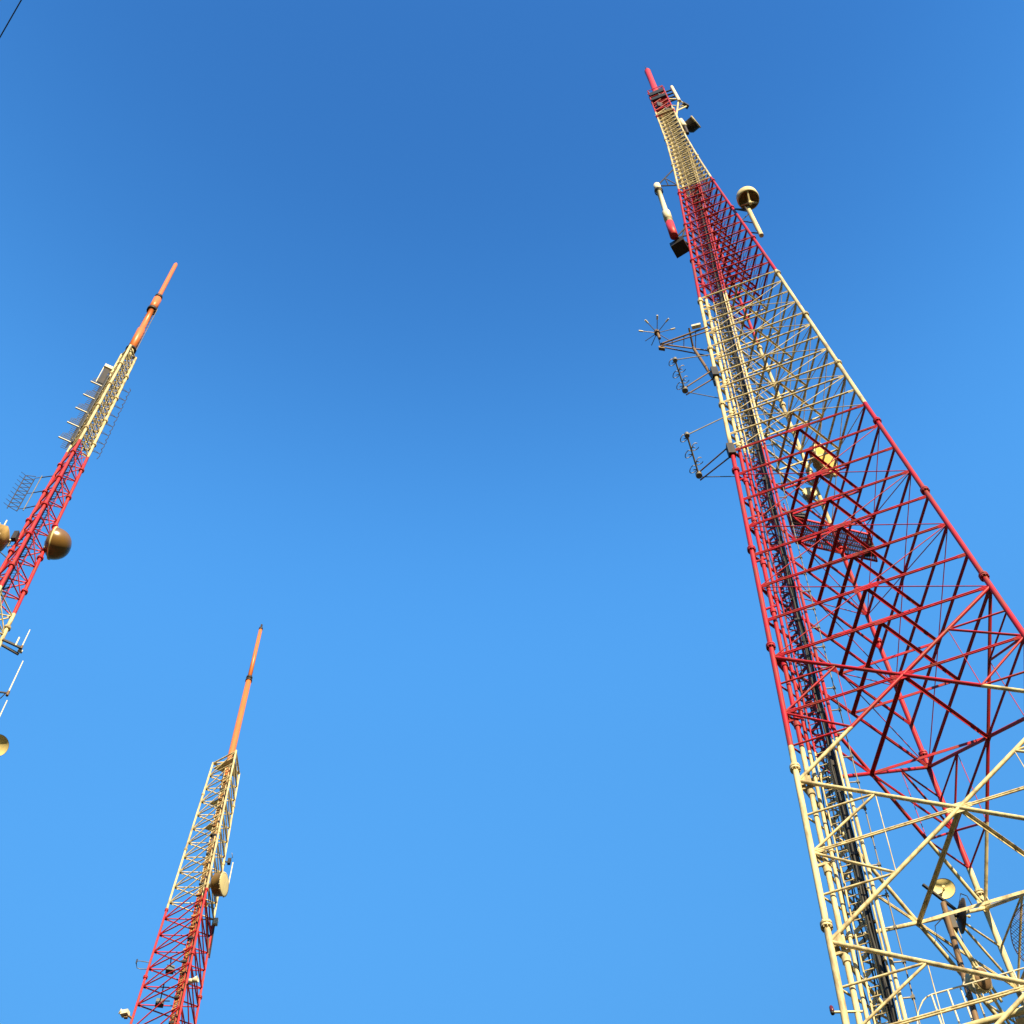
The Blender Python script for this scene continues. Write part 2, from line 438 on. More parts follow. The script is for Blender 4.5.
# ---- second tower (legs: left, front, right)
t2 = Tower('lattice_tower', (-32.51, 50.43), (167.1, 287.1, 47.1), [0, 86.3, 108.3, 127.5], [2.45, 1.21, .88, .70], M2,
           'slender red and cream lattice tower at the left edge, carrying a bulging bronze dish')
t2.legs(127.6, lambda z: .125 if z < 100 else .115, 4.3, 3.0, 1.8)
z = 45; prev = 44; i = 0
while z < 127.3:
    for k in range(3):
        n = t2.inn(k); t2.add('cross_beam', t2.leg(k, z), t2.leg(k + 1, z), .048, 'beam', n)
        if z > 107: t2.add('tie_rod', t2.leg(k, prev), t2.leg(k + 1, z), .03); t2.add('tie_rod', t2.leg(k + 1, prev), t2.leg(k, z), .03); continue
        if i % 2: t2.add('diagonal_brace', t2.leg(k, prev), t2.leg(k + 1, z), .046)
        else: t2.add('diagonal_brace', t2.leg(k + 1, prev), t2.leg(k, z), .046)
    prev = z; i += 1; z += 2.05 if z < 107 else 1.05
z = 3; 
while z < 45:
    for k in range(3):
        t2.add('cross_beam', t2.leg(k, z), t2.leg(k + 1, z), .05, 'tube'); t2.add('diagonal_brace', t2.leg(k, z), t2.leg(k + 1, min(z + 4.2, 45)), .05)
    z += 4.2
t2.emit()
c2 = t2.c
mb = MB()
for dx in (-.2, .2): mb.tube(c2 + V((dx, .1, 3)), c2 + V((dx, .1, 126)), .03, 6)
z = 45
while z < 126: mb.tube(c2 + V((-.2, .1, z)), c2 + V((.2, .1, z)), .018, 5); z += .35
mb.build('ladder', M2, t2.root)
for j in range(6):
    x, y = random.uniform(-.35, .35), random.uniform(-.3, .2); mb = MB(); pts = []
    z = 3
    while z < 126: pts.append(c2 + V((x + random.uniform(-.03, .03), y + random.uniform(-.03, .03), z))); z += 2.1
    mb.path(pts, .035, 6); mb.build('feeder_cable', MCU if j % 2 else MK, t2.root)
def pole(tower, base, segs, mat):
    mb = MB(); mb.lathe(base, (0, 0, 1), segs, 20); return mb.build('top_pole', mat, tower.root)
p2 = V((c2.x, c2.y, 127.6))
pole(t2, p2, [(.001, -1), (.30, -1), (.30, .6), (.001, .6)], MW)
pole(t2, p2, [(.001, .6), (.36, .6), (.36, 5.2), (.27, 5.5), (.27, 10.4), (.38, 10.4), (.38, 13.1), (.22, 13.1), (.22, 13.6), (.20, 22.8), (.12, 23.2), (.001, 23.3)], MPO)
mb = MB(); mb.lathe(p2, (0, 0, 1), [(.39, 10.1), (.45, 10.1), (.45, 10.5), (.39, 10.5)], 20); mb.lathe(p2, (0, 0, 1), [(.24, 13.4), (.36, 13.4), (.36, 13.8), (.24, 13.8)], 20)
mb.lathe(p2, (0, 0, 1), [(.37, .5), (.46, .5), (.46, .75), (.37, .75)], 20)
mb.build('pole_flange', MD, t2.root)
mb = MB()
for j in range(14): z = .9 + j * .7; mb.bar(p2 + V((.28, -.05, z)), p2 + V((.55, -.05, z)), .03, .03); mb.bar(p2 + V((-.28, .05, z)), p2 + V((-.5, .05, z)), .03, .03)
mb.tube(p2 + V((.52, -.05, .4)), p2 + V((.52, -.05, 10.4)), .03, 6)
mb.build('step_bolts', MG, t2.root)
mb = MB()
for k in range(3):
    a, b = t2.leg(k, 127.4), t2.leg(k + 1, 127.4); mb.tube(a, b, .07, 8); mb.tube(a, p2 + V((0, 0, -.1)), .07, 8); mb.tube(t2.leg(k, 125.2), p2 + V((0, 0, .1)), .05, 8)
mb.build('pole_seat', M2, t2.root)

# ---- third tower (legs: left, front, right)
t3 = Tower('lattice_tower', (-24.9, 81.27), (180.1, 300.1, 60.1), [0, 92.1, 110.1], [5.85, 2.15, 1.41], M3,
           'small far red and cream lattice tower at the bottom, thin orange pole on its top')
t3.legs(110.1, lambda z: .105 if z < 92 else .085, 6.9, 2.3, 1.6)
z = 110.0; ups = [110.0]
while z > 62: z -= 1.72 if z > 84 else 2.5; ups.append(z)
for hi, lo in zip(ups, ups[1:]):
    for k in range(3):
        n = t3.inn(k); t3.add('cross_beam', t3.leg(k, hi), t3.leg(k + 1, hi), .052, 'beam', n)
    for k in range(3):
        if k == 0: t3.add('diagonal_brace', t3.leg(0, lo), t3.leg(1, hi), .050)
        elif k == 1: t3.add('diagonal_brace', t3.leg(2, lo), t3.leg(1, hi), .050)
        else: t3.add('diagonal_brace', t3.leg(0, lo), t3.leg(2, hi), .045)
z = ups[-1]
while z > 4:
    for k in range(3):
        t3.add('cross_beam', t3.leg(k, z), t3.leg(k + 1, z), .06, 'tube'); t3.add('diagonal_brace', t3.leg(k, z), t3.leg(k + 1, z - 4), .06)
    z -= 4
t3.emit()
c3 = t3.c
def col3(z, s_=0.0, d=0.0):
    q = t3.leg(1, z).lerp(t3.leg(0, z), 0.0); uu = (t3.leg(0, z) - t3.leg(1, z)).normalized(); return q + uu * (.92 + s_) + t3.inn(0) * (.35 + d)
mb = MB()
for s_ in (-.24, .24):
    mb.tube(col3(4, s_), col3(92.1, s_), .035, 6); mb.tube(col3(92.1, s_), col3(109, s_), .035, 6)
z = 66
while z < 109: mb.tube(col3(z, -.24), col3(z, .24), .03, 5); z += .42
mb.build('ladder', M3, t3.root)
for j in range(10):
    s_, d = -.32 + j * .07, random.uniform(.08, .22); mb = MB(); pts = []; z = 4
    while z < 108.5: pts.append(col3(z, s_ + random.uniform(-.03, .03), d + random.uniform(-.04, .04))); z += 1.7
    mb.path(pts, .052, 6); mb.build('feeder_cable', (MCU, MCU, MRU)[j % 3], t3.root)
z = 66
while z < 108: mb = MB(); mb.box(col3(z, random.uniform(-.1, .1), .0), V((.26, 0, 0)), V((0, .05, 0)), V((0, 0, .08))); mb.build('cable_hanger', MK if int(z) % 2 else MCU, t3.root); z += 1.2
for z, o in ((109.4, .9), (104.6, .55), (101.5, .5)):
    mb = MB(); mb.plate([c3 + (t3.leg(k, z) - c3 - V((0, 0, z))) * o + V((0, 0, z)) for k in range(3)], .08); mb.build('deck_plate', MW, t3.root)
p3 = V((c3.x, c3.y, 110.0))
pole(t3, p3, [(.001, -3), (.30, -3), (.29, .1), (.25, 12.6), (.001, 12.6)], MPO)
pole(t3, p3, [(.001, 12.6), (.20, 12.6), (.17, 21.2), (.001, 21.2)], MPO)
mb = MB(); mb.lathe(p3, (0, 0, 1), [(.18, 12.3), (.31, 12.3), (.31, 12.55), (.2, 12.55), (.2, 12.75), (.29, 12.75), (.29, 13.0), (.18, 13.0)], 18)
mb.lathe(p3, (0, 0, 1), [(.001, 21.15), (.19, 21.15), (.19, 21.5), (.1, 21.6), (.1, 22.1), (.001, 22.1)], 16); mb.build('pole_flange', MD, t3.root)
mb = MB()
for k in range(3): mb.tube(t3.leg(k, 110), p3 + V((0, 0, .2)), .07, 8); mb.tube(t3.leg(k, 110), t3.leg(k + 1, 110), .075, 8)
mb.build('pole_seat', M3, t3.root)

# ---------------------------------------------------------------- antennas and fittings hung on the towers
def drum_dish(c, ax, rad, dep, face, body, label, attach, dome=.06, name='drum_dish', pipe=.05):
    c, ax = V(c), V(ax).normalized(); ob = thing(name, c, label, 'dish antenna')
    mb = MB(); mb.lathe(c, ax, [(rad * .25, -dep), (rad * .75, -dep * .8), (rad, -dep * .62), (rad, 0), (rad * 1.03, 0), (rad * 1.03, .05), (rad * .97, .05)], 40); mb.build('shroud', body, ob)
    mb = MB(); mb.lathe(c, ax, [(rad * .99, -.03), (rad * 1.05, -.03), (rad * 1.05, .06), (rad * .96, .07)], 40)
    for i in range(16):
        x, y = MB.axes(ax); q = c + (x * math.cos(i * math.pi / 8) + y * math.sin(i * math.pi / 8)) * rad * 1.06; mb.box(q, ax * .05, x * .02, y * .02)
    mb.build('rim', MW, ob)
    mb = MB(); mb.lathe(c, ax, [(rad * .985 * math.cos(t), .045 + dome * math.sin(t)) for t in [i * math.pi / 16 for i in range(9)]], 40); mb.build('radome', face, ob)
    mb = MB(); bk = c - ax * dep; at = V(attach); mb.tube(c - ax * dep * .8, bk - ax * .15, rad * .18, 10); 
    mb.tube(bk - ax * .1 + V((0, 0, -rad * .8)), bk - ax * .1 + V((0, 0, rad * .8)), pipe, 8)
    for h in (-rad * .6, rad * .6): mb.tube(bk - ax * .1 + V((0, 0, h)), at + V((0, 0, h)), pipe * .8, 8)
    mb.build('mount', MG, ob); return ob

# main tower, left of the left leg: tube antenna on bracket
ob = thing('tube_antenna', (9.80, 28.51, 88.2), 'tall white tube antenna with a red base beside the nearest tower', 'antenna')
b = V((9.80, 28.51, 87.9))
mb = MB(); mb.lathe(b, (0, 0, 1), [(.001, 2.4), (.23, 2.4), (.23, 3.0), (.25, 3.0), (.25, 4.4), (.16, 4.7), (.15, 9.0), (.22, 9.0), (.22, 10.1), (.001, 10.1)], 20); mb.build('radome', MWH, ob)
mb = MB(); mb.lathe(b, (0, 0, 1), [(.001, 0), (.24, 0), (.24, 2.4), (.001, 2.4)], 20); mb.build('base_tube', MPR, ob)
mb = MB(); mb.lathe(b, (0, 0, 1), [(.23, 8.75), (.27, 8.75), (.27, 8.98), (.23, 8.98)], 18)
l1, l2 = t1.leg(0, 104.2), t1.leg(0, 100.3); tp = b + V((0, 0, 10.0))
mb.tube(tp, l1, .05, 6); mb.tube(tp, l2, .05, 6); mb.tube(tp.lerp(l1, .45), tp.lerp(l2, .55), .035, 6); mb.tube(tp.lerp(l1, .45), l2, .03, 6)
mb.build('stay_frame', MD, ob)
mb = MB(); mb.box(b + V((.32, .62, -.12)), (.36, -.22, .0), (.20, .36, 0), (0, 0, .30))
for h in (1.8, 3.4): mb.tube(b + V((.1, .1, 0)), t1.leg(0, 88 + h), .05, 6)
mb.tube(b + V((.4, .5, 0)), t1.leg(0, 91.8), .06, 6); mb.tube(b + V((.2, .1, .1)), t1.leg(0, 88), .07, 6); mb.build('bracket', MD, ob)

# main tower, right of the right leg: drum topped pole
b = V((14.35, 27.75, 85.2))
ob = thing('drum_topped_antenna', b, 'cream pole topped by a short open-bottomed drum, right of the nearest tower', 'antenna')
mb = MB(); mb.tube(b, b + V((0, 0, 5.0)), .13, 14); mb.build('pole', MW, ob)
c = V((14.45, 27.40, 91.0))
mb = MB(); mb.lathe(c, (0, 0, 1), [(.58, -.28), (.63, -.28), (.66, .0), (.64, .38), (.5, .52), (.001, .56)], 36); mb.build('drum_cap', MW, ob)
mb = MB(); mb.lathe(c, (0, 0, 1), [(.575, -.27), (.575, .28), (.001, .33)], 36); mb.build('drum_lining', MTAN, ob)
mb = MB()
for a in (20, 140, 260):
    d = V((math.cos(R(a)), math.sin(R(a)), 0)); mb.bar(c + V((0, 0, -.75)), c + d * .58 + V((0, 0, -.2)), .09, .06); 
mb.tube(c + V((0, 0, -1.0)), c + V((0, 0, .2)), .10, 8); mb.build('drum_rib', MW, ob)
mb = MB(); q = b + V((0, 0, .4)); 
for z0, z1 in ((86.3, 85.6), (91.5, 89.6)): mb.tube(t1.leg(1, z0), V((b.x, b.y, z1)), .045, 6)
mb.tube(t1.leg(1, 91.5), V((b.x, b.y, 90.0)), .045, 6); mb.tube(t1.leg(1, 88.8), V((b.x, b.y, 87.4)), .035, 6); mb.tube(t1.leg(1, 88.8), V((b.x, b.y, 89.4)), .03, 6)
p = V((b.x - .22, b.y - .18, 0)); mb.tube(p + V((0, 0, 85.6)), p + V((0, 0, 90)), .03, 6)
mb.build('stay_frame', MD, ob)

# top of the main tower, right side
b = V((13.97, 29.26, 123.79))
b.z -= .8
ob = thing('rung_antenna', b, 'upright cream pole with four dark rungs beside the nearest tower head', 'antenna')
mb = MB(); mb.tube(b + V((0, 0, -.2)), b + V((-.12, -.05, 4.3)), .14, 10); mb.build('pole', MWH, ob)
for j in range(4):
    mb = MB(); q = b + V((-.02 * j, 0, .6 + j * 1.05)); mb.bar(q, V((13.05, 29.5, q.z - .15)), .10, .16); mb.build('rung', MD, ob)
ob = thing('outrigger_frame', (14.0, 29.4, 120), 'triangular cream outrigger frame with a dark tip, just below the four rung pole', 'bracket')
a, bq, cq, dq = V((13.22, 29.2, 123.3)), V((14.0, 29.32, 123.6)), V((14.62, 29.76, 123.2)), V((13.35, 29.48, 119.2))
mb = MB(); mb.tube(a, bq, .07, 8); mb.tube(bq, dq, .075, 8); mb.tube(cq, dq.lerp(bq, .3), .07, 8); mb.tube(bq, cq, .05, 8); mb.tube(a + V((0, .2, -1.2)), cq, .04, 6); mb.build('frame', MW, ob)
mb = MB(); mb.box(cq + V((-.12, -.05, .05)), (.2, .12, .0), (-.08, .14, 0), (0, 0, .25)); mb.build('end_plate', MD, ob)
mb = MB()
for j in range(6): mb.tube(bq.lerp(cq, j / 5), (dq.lerp(bq, .3)).lerp(dq.lerp(bq, .9), 1 - j / 5), .02, 5)
mb.build('mesh_infill', MG, ob)
drum_dish((14.60, 29.55, 117.5), (.76, -.62, .04), .52, .95, MG, MD, 'small dark drum dish with a pale rim, high on the right of the nearest tower', t1.leg(1, 115.8), .05)
ob = thing('tube_antenna', (13.6, 29.5, 116.8), 'stubby white cylinder antenna between the mast and the small dark drum dish', 'antenna')
mb = MB(); mb.lathe((13.68, 29.62, 116.5), (-.1, -.05, 1), [(.001, 0), (.17, 0), (.19, .2), (.19, 1.5), (.12, 1.65), (.001, 1.65)], 18); mb.build('radome', MWH, ob)
mb = MB(); mb.tube((13.68, 29.62, 116.6), (13.72, 29.75, 115.0), .13, 10); mb.tube((13.72, 29.75, 115.4), (13.15, 29.4, 115.2), .05, 6); mb.build('base_tube', MD, ob)

# turnstile antenna on a boom, left leg
hub = V((7.50, 28.95, 74.25))
ob = thing('turnstile_antenna', hub, 'star-shaped antenna of thin spokes with white tips at the end of a long boom', 'antenna')
mb = MB(); mb.tube(hub + V((.05, .0, -.75)), hub + V((0, 0, .35)), .075, 10); mb.tube(hub + V((0, 0, -.08)), hub + V((0, 0, .12)), .15, 12); mb.build('hub_post', MRU, ob)
for a in (172, 131, 90, 52, 12, 216, 248, 285, 325):
    d = V((math.cos(R(a)), -math.sin(R(a)) if False else -math.sin(R(a)), 0)); mb = MB(); mb.tube(hub + d * .12, hub + d * .72 + V((0, 0, .03)), .020, 6); e = mb.build('spoke', MG, ob)
    if a < 180 : mb = MB(); mb.tube(hub + d * .70 + V((0, 0, .03)), hub + d * .92 + V((0, 0, .04)), .045, 8); mb.build('spoke_tip', MWH, e)
bo = V((7.62, 29.35, 73.75))
mb = MB(); L0 = t1.leg(0, 74.5); L1 = t1.leg(0, 72.6)
mb.tube(bo, V((10.0, 28.75, 74.3)), .05, 8); mb.tube(bo + V((0, .05, -.15)), V((10.0, 28.85, 74.0)), .035, 8); mb.tube(bo, V((9.95, 29.75, 73.7)), .04, 8); mb.tube(bo + V((0, .1, -.1)), V((9.95, 29.95, 73.5)), .035, 8)
for f in (.25, .5, .75): mb.tube(bo.lerp(V((10, 28.75, 74.3)), f), bo.lerp(V((9.95, 29.75, 73.7)), f), .02, 6)
mb.box(bo + V((.05, .15, -.2)), (.15, .03, 0), (0, .08, 0), (0, 0, .1)); mb.build('boom', MRU, ob)
ob = thing('pipe_bracket', (9.12, 28.8, 74.1), 'slanting dark pipe with a pale top box, tied across the boom to the left leg', 'bracket')
mb = MB(); mb.tube((9.08, 28.75, 74.25), (9.25, 29.6, 73.75), .05, 8); mb.tube((9.25, 29.6, 73.75), (9.62, 29.3, 69.3), .075, 8); mb.build('pipe', MRU, ob)
mb = MB(); mb.box((9.45, 28.7, 74.35), (.22, -.05, 0), (.02, .09, 0), (0, 0, .09)); mb.build('box', MWH, ob)
mb = MB(); mb.box((9.66, 29.05, 68.6), (.12, 0, 0), (0, .14, 0), (0, 0, .6)); mb.build('clamp', MD, ob)

def loop_array(a, b, z_top, z_bot, label, far):
    a, b = V(a), V(b); ob = thing('loop_antenna', b, label, 'antenna', 'loop antennas on the left leg')
    mb = MB(); mb.tube(a, b, .040, 8); mb.tube(b + V((0, 0, -.1)), b + V((0, 0, .12)), .14, 10); mb.tube(a + V((0, 0, -.1)), a + V((0, 0, .1)), .11, 10); mb.build('mast', MG, ob)
    ax = (b - a)
    for j, f in enumerate((.08, .3, .48, .66, .86)):
        mb = MB(); c = a + ax * f + V((-.17 if j % 2 == 0 else .2, .05, .05)); pts = []
        for i in range(13):
            t = i / 12 * 5.4; pts.append(c + V((math.cos(t) * .15, math.sin(t) * .17, math.sin(t * 1.5) * .1)))
        mb.path(pts, .020, 5); mb.tube(a + ax * f, c, .022, 5); mb.build('loop', MG, ob)
    mb = MB(); l0 = t1.leg(0, z_bot)
    mb.tube(b + V((0, -.06, .1)), l0 + V((-.12, -.05, .12)), .034, 8); mb.tube(b + V((.05, .2, -.1)), l0 + V((-.1, .05, -.55)), .034, 8); mb.build('lower_arm', MRU, ob)
    mb = MB(); mb.tube(a, t1.leg(0, z_top), .028, 6); mb.tube(b + V((.1, .1, 0)), V(far), .022, 6); mb.build('stay', MG, ob)
    mb = MB(); mb.box(l0 + V((-.05, -.05, -.2)), (.15, 0, 0), (0, .14, 0), (0, 0, .45)); mb.build('clamp', MD, ob)
loop_array((7.74, 27.97, 68.39), (8.15, 29.21, 67.73), 71.2, 69.0, 'upper loop antenna on two arms, just below the star-shaped antenna', (9.70, 29.2, 66.6))
loop_array((7.49, 28.45, 61.33), (7.94, 29.95, 60.53), 63.9, 60.6, 'lower loop antenna on two arms, beside the left leg where cream turns to red', (9.35, 29.3, 59.0))

# dishes and platform inside the main tower
drum_dish((14.10, 31.30, 64.30), (.72, -.66, -.20), .86, .46, MDF, MDB, 'ochre drum dish inside the nearest tower, on its back leg above the grated platform', t1.leg(2, 65.2), .08)
drum_dish((12.98, 31.70, 61.9), (.08, -.98, -.18), .29, .34, MDY, MDB, 'small pale yellow dish just under the ochre drum dish', t1.leg(2, 62.4), .03)
ob = thing('service_platform', (13.5, 32.3, 59.0), 'grated lilac grey platform inside the upper red part of the nearest tower', 'platform')
P0, PU, PV = V((11.50, 31.20, 59.0)), V((3.5, 1.03, 0)), V((.40, 1.30, 0))
mb = MB()
for i in range(48): mb.bar(P0 + PU * (i / 47), P0 + PU * (i / 47) + PV, .045, .03)
for j in range(6): mb.bar(P0 + PV * (j / 5) + V((0, 0, -.05)), P0 + PV * (j / 5) + PU + V((0, 0, -.05)), .05, .05)
mb.build('grating', MLG, ob)
mb = MB()
for a, b in ((P0, P0 + PU), (P0 + PV, P0 + PU + PV), (P0, P0 + PV), (P0 + PU, P0 + PU + PV)): mb.bar(a + V((0, 0, -.06)), b + V((0, 0, -.06)), .06, .10)
mb.build('edge_frame', MPR, ob)
mb = MB()
for a, b in ((P0 + PV, P0 + PU + PV), (P0, P0 + PV), (P0 + PU, P0 + PU + PV)):
    for h in (.55, 1.1): mb.tube(a + V((0, 0, h)), b + V((0, 0, h)), .022, 6)
    for f in (0, .33, .66, 1): mb.tube(a.lerp(b, f), a.lerp(b, f) + V((0, 0, 1.1)), .022, 6)
mb.build('railing', MPR, ob)
mb = MB(); mb.box(P0 + PU * .12 + PV * .1 + V((0, 0, .15)), (.3, .06, 0), (-.05, .22, 0), (0, 0, .2)); mb.box(P0 + PU * .93 + PV * .6 + V((0, 0, .0)), (.2, 0, 0), (0, .25, 0), (0, 0, .25)); mb.build('equipment_box', MD, ob)

# lower platform with railing behind the front face
ob = thing('service_platform', (10.5, 27.8, 28.0), 'cream platform with a white handrail inside the lowest cream part of the nearest tower', 'platform')
d_ = u1.copy(); nn = n1_.copy(); Q0 = t1.leg(0, 28.0) + u1 * 2.15 + n1_ * .34
mb = MB()
for i in range(42): q = Q0 + d_ * (i * .145); mb.bar(q, q + nn * 1.35, .022, .04)
mb.build('grating', MG, ob)
mb = MB()
for o in (0, 1.35): mb.tube(Q0 + nn * o + V((0, 0, -.1)), Q0 + nn * o + d_ * 6.0 + V((0, 0, -.1)), .085, 10)
for i in (0, 2, 4, 6): mb.bar(Q0 + d_ * i + V((0, 0, -.1)), Q0 + d_ * i + nn * 1.35 + V((0, 0, -.1)), .08, .1)
mb.build('edge_frame', MW, ob)
mb = MB()
for o in (0, 1.35):
    for h in (.55, 1.1): mb.tube(Q0 + nn * o + V((0, 0, h)), Q0 + nn * o + d_ * 6 + V((0, 0, h)), .022, 6)
    for i in range(7): mb.tube(Q0 + nn * o + d_ * i, Q0 + nn * o + d_ * i + V((0, 0, 1.1)), .022, 6)
for h in (.55, 1.1): mb.tube(Q0 + V((0, 0, h)), Q0 + nn * 1.35 + V((0, 0, h)), .022, 6)
pts = [Q0 + V((0, 0, 1.1)) + d_ * (-.6 * math.sin(t)) + V((0, 0, -1.4 * (1 - math.cos(t)))) for t in [i * math.pi / 16 for i in range(9)]]
mb.path(pts, .02, 6)
for i in range(0, 3): mb.tube(Q0 + d_ * (.4 + i * .3), Q0 + d_ * (.4 + i * .3) + V((0, 0, 1.1)), .022, 6)
mb.build('railing', MWH, ob)
mb = MB(); mb.lathe(Q0 + d_ * .9 + nn * .7 + V((0, 0, -.35)), (0, 0, 1), [(.001, 0), (.5, .02), (.55, .15), (.3, .3), (.001, .32)], 24); mb.build('floodlight', MD, ob)
mb = MB(); mb.box(Q0 + d_ * .5 + nn * .5 + V((0, 0, .2)), d_ * .22, nn * .15, V((0, 0, .12))); mb.box(Q0 + d_ * 1.8 + nn * .4 + V((0, 0, .1)), d_ * .16, nn * .15, V((0, 0, .16))); mb.build('equipment_box', MWH, ob)

# dishes on the inner pipe near the bottom
ptop, pbot = V((12.16, 31.84, 36.25)), V((11.40, 30.78, 29.5))
ob = thing('mounting_pipe', pbot, 'rusty upright pipe inside the lowest cream part, carrying two small dishes on a dark crossbar', 'pipe')
mb = MB(); mb.tube(pbot, ptop, .085, 12); mb.build('pipe', MRU, ob)
mb = MB(); mb.bar((11.72, 31.72, 36.95), (12.62, 32.02, 36.0), .075, .075); mb.box((12.16, 31.84, 35.5), (.13, 0, 0), (0, .12, 0), (0, 0, .35)); mb.build('crossbar', MD, ob)
for e in (V((13.2, 33.0, 33.5)), V((13.4, 33.4, 32.6))):
    mb = MB(); mb.tube(V((12.05, 31.7, 35.2)), e, .042, 8); mb.build('brace', MW, ob)
mb = MB(); mb.path([V((11.95, 31.8, 35.6)), V((11.6, 31.6, 35.1)), V((11.45, 31.4, 34.4)), V((11.6, 31.2, 33.6)), V((11.9, 31.2, 32.8))], .016, 6)
mb.path([V((12.6, 31.8, 36.2)), V((12.75, 31.8, 36.6)), V((12.95, 31.9, 36.6)), V((13.0, 31.9, 36.1))], .016, 6); mb.build('cable', MK, ob)
def pan_dish(c, ax, rad, face, back, label, attach):
    c, ax = V(c), V(ax).normalized(); ob = thing('pan_dish', c, label, 'dish antenna')
    mb = MB(); mb.lathe(c, ax, [(rad, 0), (rad * .8, -rad * .10), (rad * .5, -rad * .19), (.02, -rad * .26)], 36); mb.build('reflector', face, ob)
    mb = MB(); mb.lathe(c - ax * .02, ax, [(rad * 1.02, .03), (rad * 1.02, -.01), (rad * .8, -rad * .12), (rad * .5, -rad * .22), (.02, -rad * .29)], 36); mb.build('back_shell', back, ob)
    mb = MB(); mb.tube(c - ax * rad * .25, c - ax * rad * .75, .07, 8); mb.tube(c - ax * rad * .75, V(attach), .04, 8); mb.build('mount', MD, ob)
    mb = MB(); mb.tube(c - ax * rad * .25, c + ax * rad * .35, .02, 6); mb.tube(c + ax * rad * .3, c + ax * rad * .42, .045, 8); mb.build('feed_horn', MDY, ob)
    return ob
pan_dish((12.33, 31.84, 36.88), (-.20, -.90, -.30), .33, MDY, MD, 'small bright yellow pan dish on the left end of the dark crossbar', (12.1, 31.85, 36.6))
pan_dish((12.58, 31.84, 35.72), (.93, .04, -.13), .50, MDB, MD, 'dark dish seen edge-on, right of the bright yellow pan dish', (12.2, 31.85, 35.6))
drum_dish((11.88, 30.50, 31.9), (.55, -.75, -.35),   .32, .4, MRU, MW, 'rust stained dish low on the rusty pipe above the white handrail', (11.5, 30.9, 31.9), .12)
ob = thing('grid_dish', (13.2, 30.2, 33.2), 'rust red mesh grid dish at the right edge of the photo', 'dish antenna')
c = V((13.88, 30.2, 33.15)); ax = V((-.75, -.35, -.4)).normalized(); x, y = MB.axes(ax); mb = MB()
for i in range(-14, 15):
    o = i / 14 * .82; h = math.sqrt(max(0, .86 ** 2 - o * o)); dz = lambda a, b: ax * (.35 * (a * a + b * b))
    for pa in ((x, y), (y, x)):
        if pa[0] is y and i % 2: continue
        pts = [c + pa[0] * o + pa[1] * (h * s_) + dz(o, h * s_) for s_ in (-1, -.6, -.2, .2, .6, 1)]; mb.path(pts, .009, 4)
mb.build('mesh_reflector', MRB, ob)
mb = MB(); pts = [c + x * .86 * math.cos(i * math.pi / 18) + y * .86 * math.sin(i * math.pi / 18) + ax * .26 for i in range(37)]; mb.path(pts, .014, 6); mb.build('rim', MRB, ob)
mb = MB(); mb.tube(c, c - ax * .5, .05, 8); mb.tube(c - ax * .5 + V((0, 0, -1.6)), c - ax * .5 + V((0, 0, 1.0)), .06, 8); mb.tube(c - ax * .5, t1.mid(1, 34.8), .05, 8); mb.build('mount', MRU, ob)

ob = thing('obstruction_light', (7.2, 28.4, 28.95), 'tiny dark red obstruction lamp on a bracket beside the lower left leg', 'lamp')
L = t1.leg(0, 29.05); q = L + V((-.27, .0, 0))
mb = MB(); mb.bar(L + V((.45, -.02, -.03)), q, .05, .04); mb.build('bracket', MW, ob)
mb = MB(); mb.lathe(q, (0, 0, 1), [(.001, 0), (.05, 0), (.055, .05), (.05, .16), (.03, .2), (.001, .21)], 14); mb.build('lens', MLAMP, ob)
mb = MB(); mb.lathe(q, (0, 0, 1), [(.001, -.06), (.045, -.06), (.055, 0), (.001, 0)], 14); mb.build('lamp_base', MD, ob)

# ---- fittings of the second tower
c = V((-31.30, 51.08, 95.05)); ax = V((.95, .26, -.06)).normalized()
ob = thing('domed_dish', c, 'large bronze dish with a bulging dome, right of the slender left-edge tower', 'dish antenna')
mb = MB(); prof = [(1.13, 0)] + [(1.13 * math.cos(t) ** .85, 1.22 * math.sin(t)) for t in [i * math.pi / 2 / 14 for i in range(1, 15)]]; mb.lathe(c, ax, prof, 48); mb.build('dome', MDM, ob)
mb = MB(); mb.lathe(c, ax, [(1.12, -.05), (1.17, -.05), (1.17, .05), (1.12, .05)], 48); mb.build('rim', MDY, ob)
mb = MB(); mb.lathe(c, ax, [(1.1, -.02), (.85, -.28), (.4, -.45), (.001, -.5)], 40); mb.build('back_shell', MDB, ob)
mb = MB(); bk = c - ax * .5
for h in (-.5, .5): mb.tube(bk, t2.leg(2, 95 + h), .07, 8)
mb.tube(bk + V((.1, 0, -.9)), bk + V((.1, 0, .5)), .06, 8); mb.build('mount', MG, ob)
drum_dish((-34.85, 50.1, 94.4), (-.88, -.42, -.1), .94, .90, MDO, MTAN, 'ochre drum dish cut off by the left edge, left of the slender tower', t2.leg(0, 94.6), .1)
ob = thing('equipment_box', (-33.5, 50.3, 94.2), 'small black box between the cut-off ochre drum dish and the slender tower', 'box')
mb = MB(); mb.box((-33.62, 50.25, 94.7), (.16, 0, 0), (0, .16, 0), (0, 0, .5)); mb.build('case', MD, ob)
mb = MB(); mb.tube((-33.6, 50.4, 94.7), (-33.2, 50.6, 94.8), .05, 6); mb.build('bracket', MG, ob)
ob = thing('whip_antenna', (-34.3, 50.3, 92.6), 'long white whip crossing in front of the cut-off ochre drum dish', 'antenna', 'whip antennas')
mb = MB(); mb.tube((-34.35, 49.6, 91.9), (-34.3, 49.5, 95.6), .05, 8); mb.build('whip', MWH, ob)
mb = MB(); mb.tube((-34.35, 49.6, 92.3), t2.leg(0, 92.4), .04, 6); mb.build('arm', MG, ob)
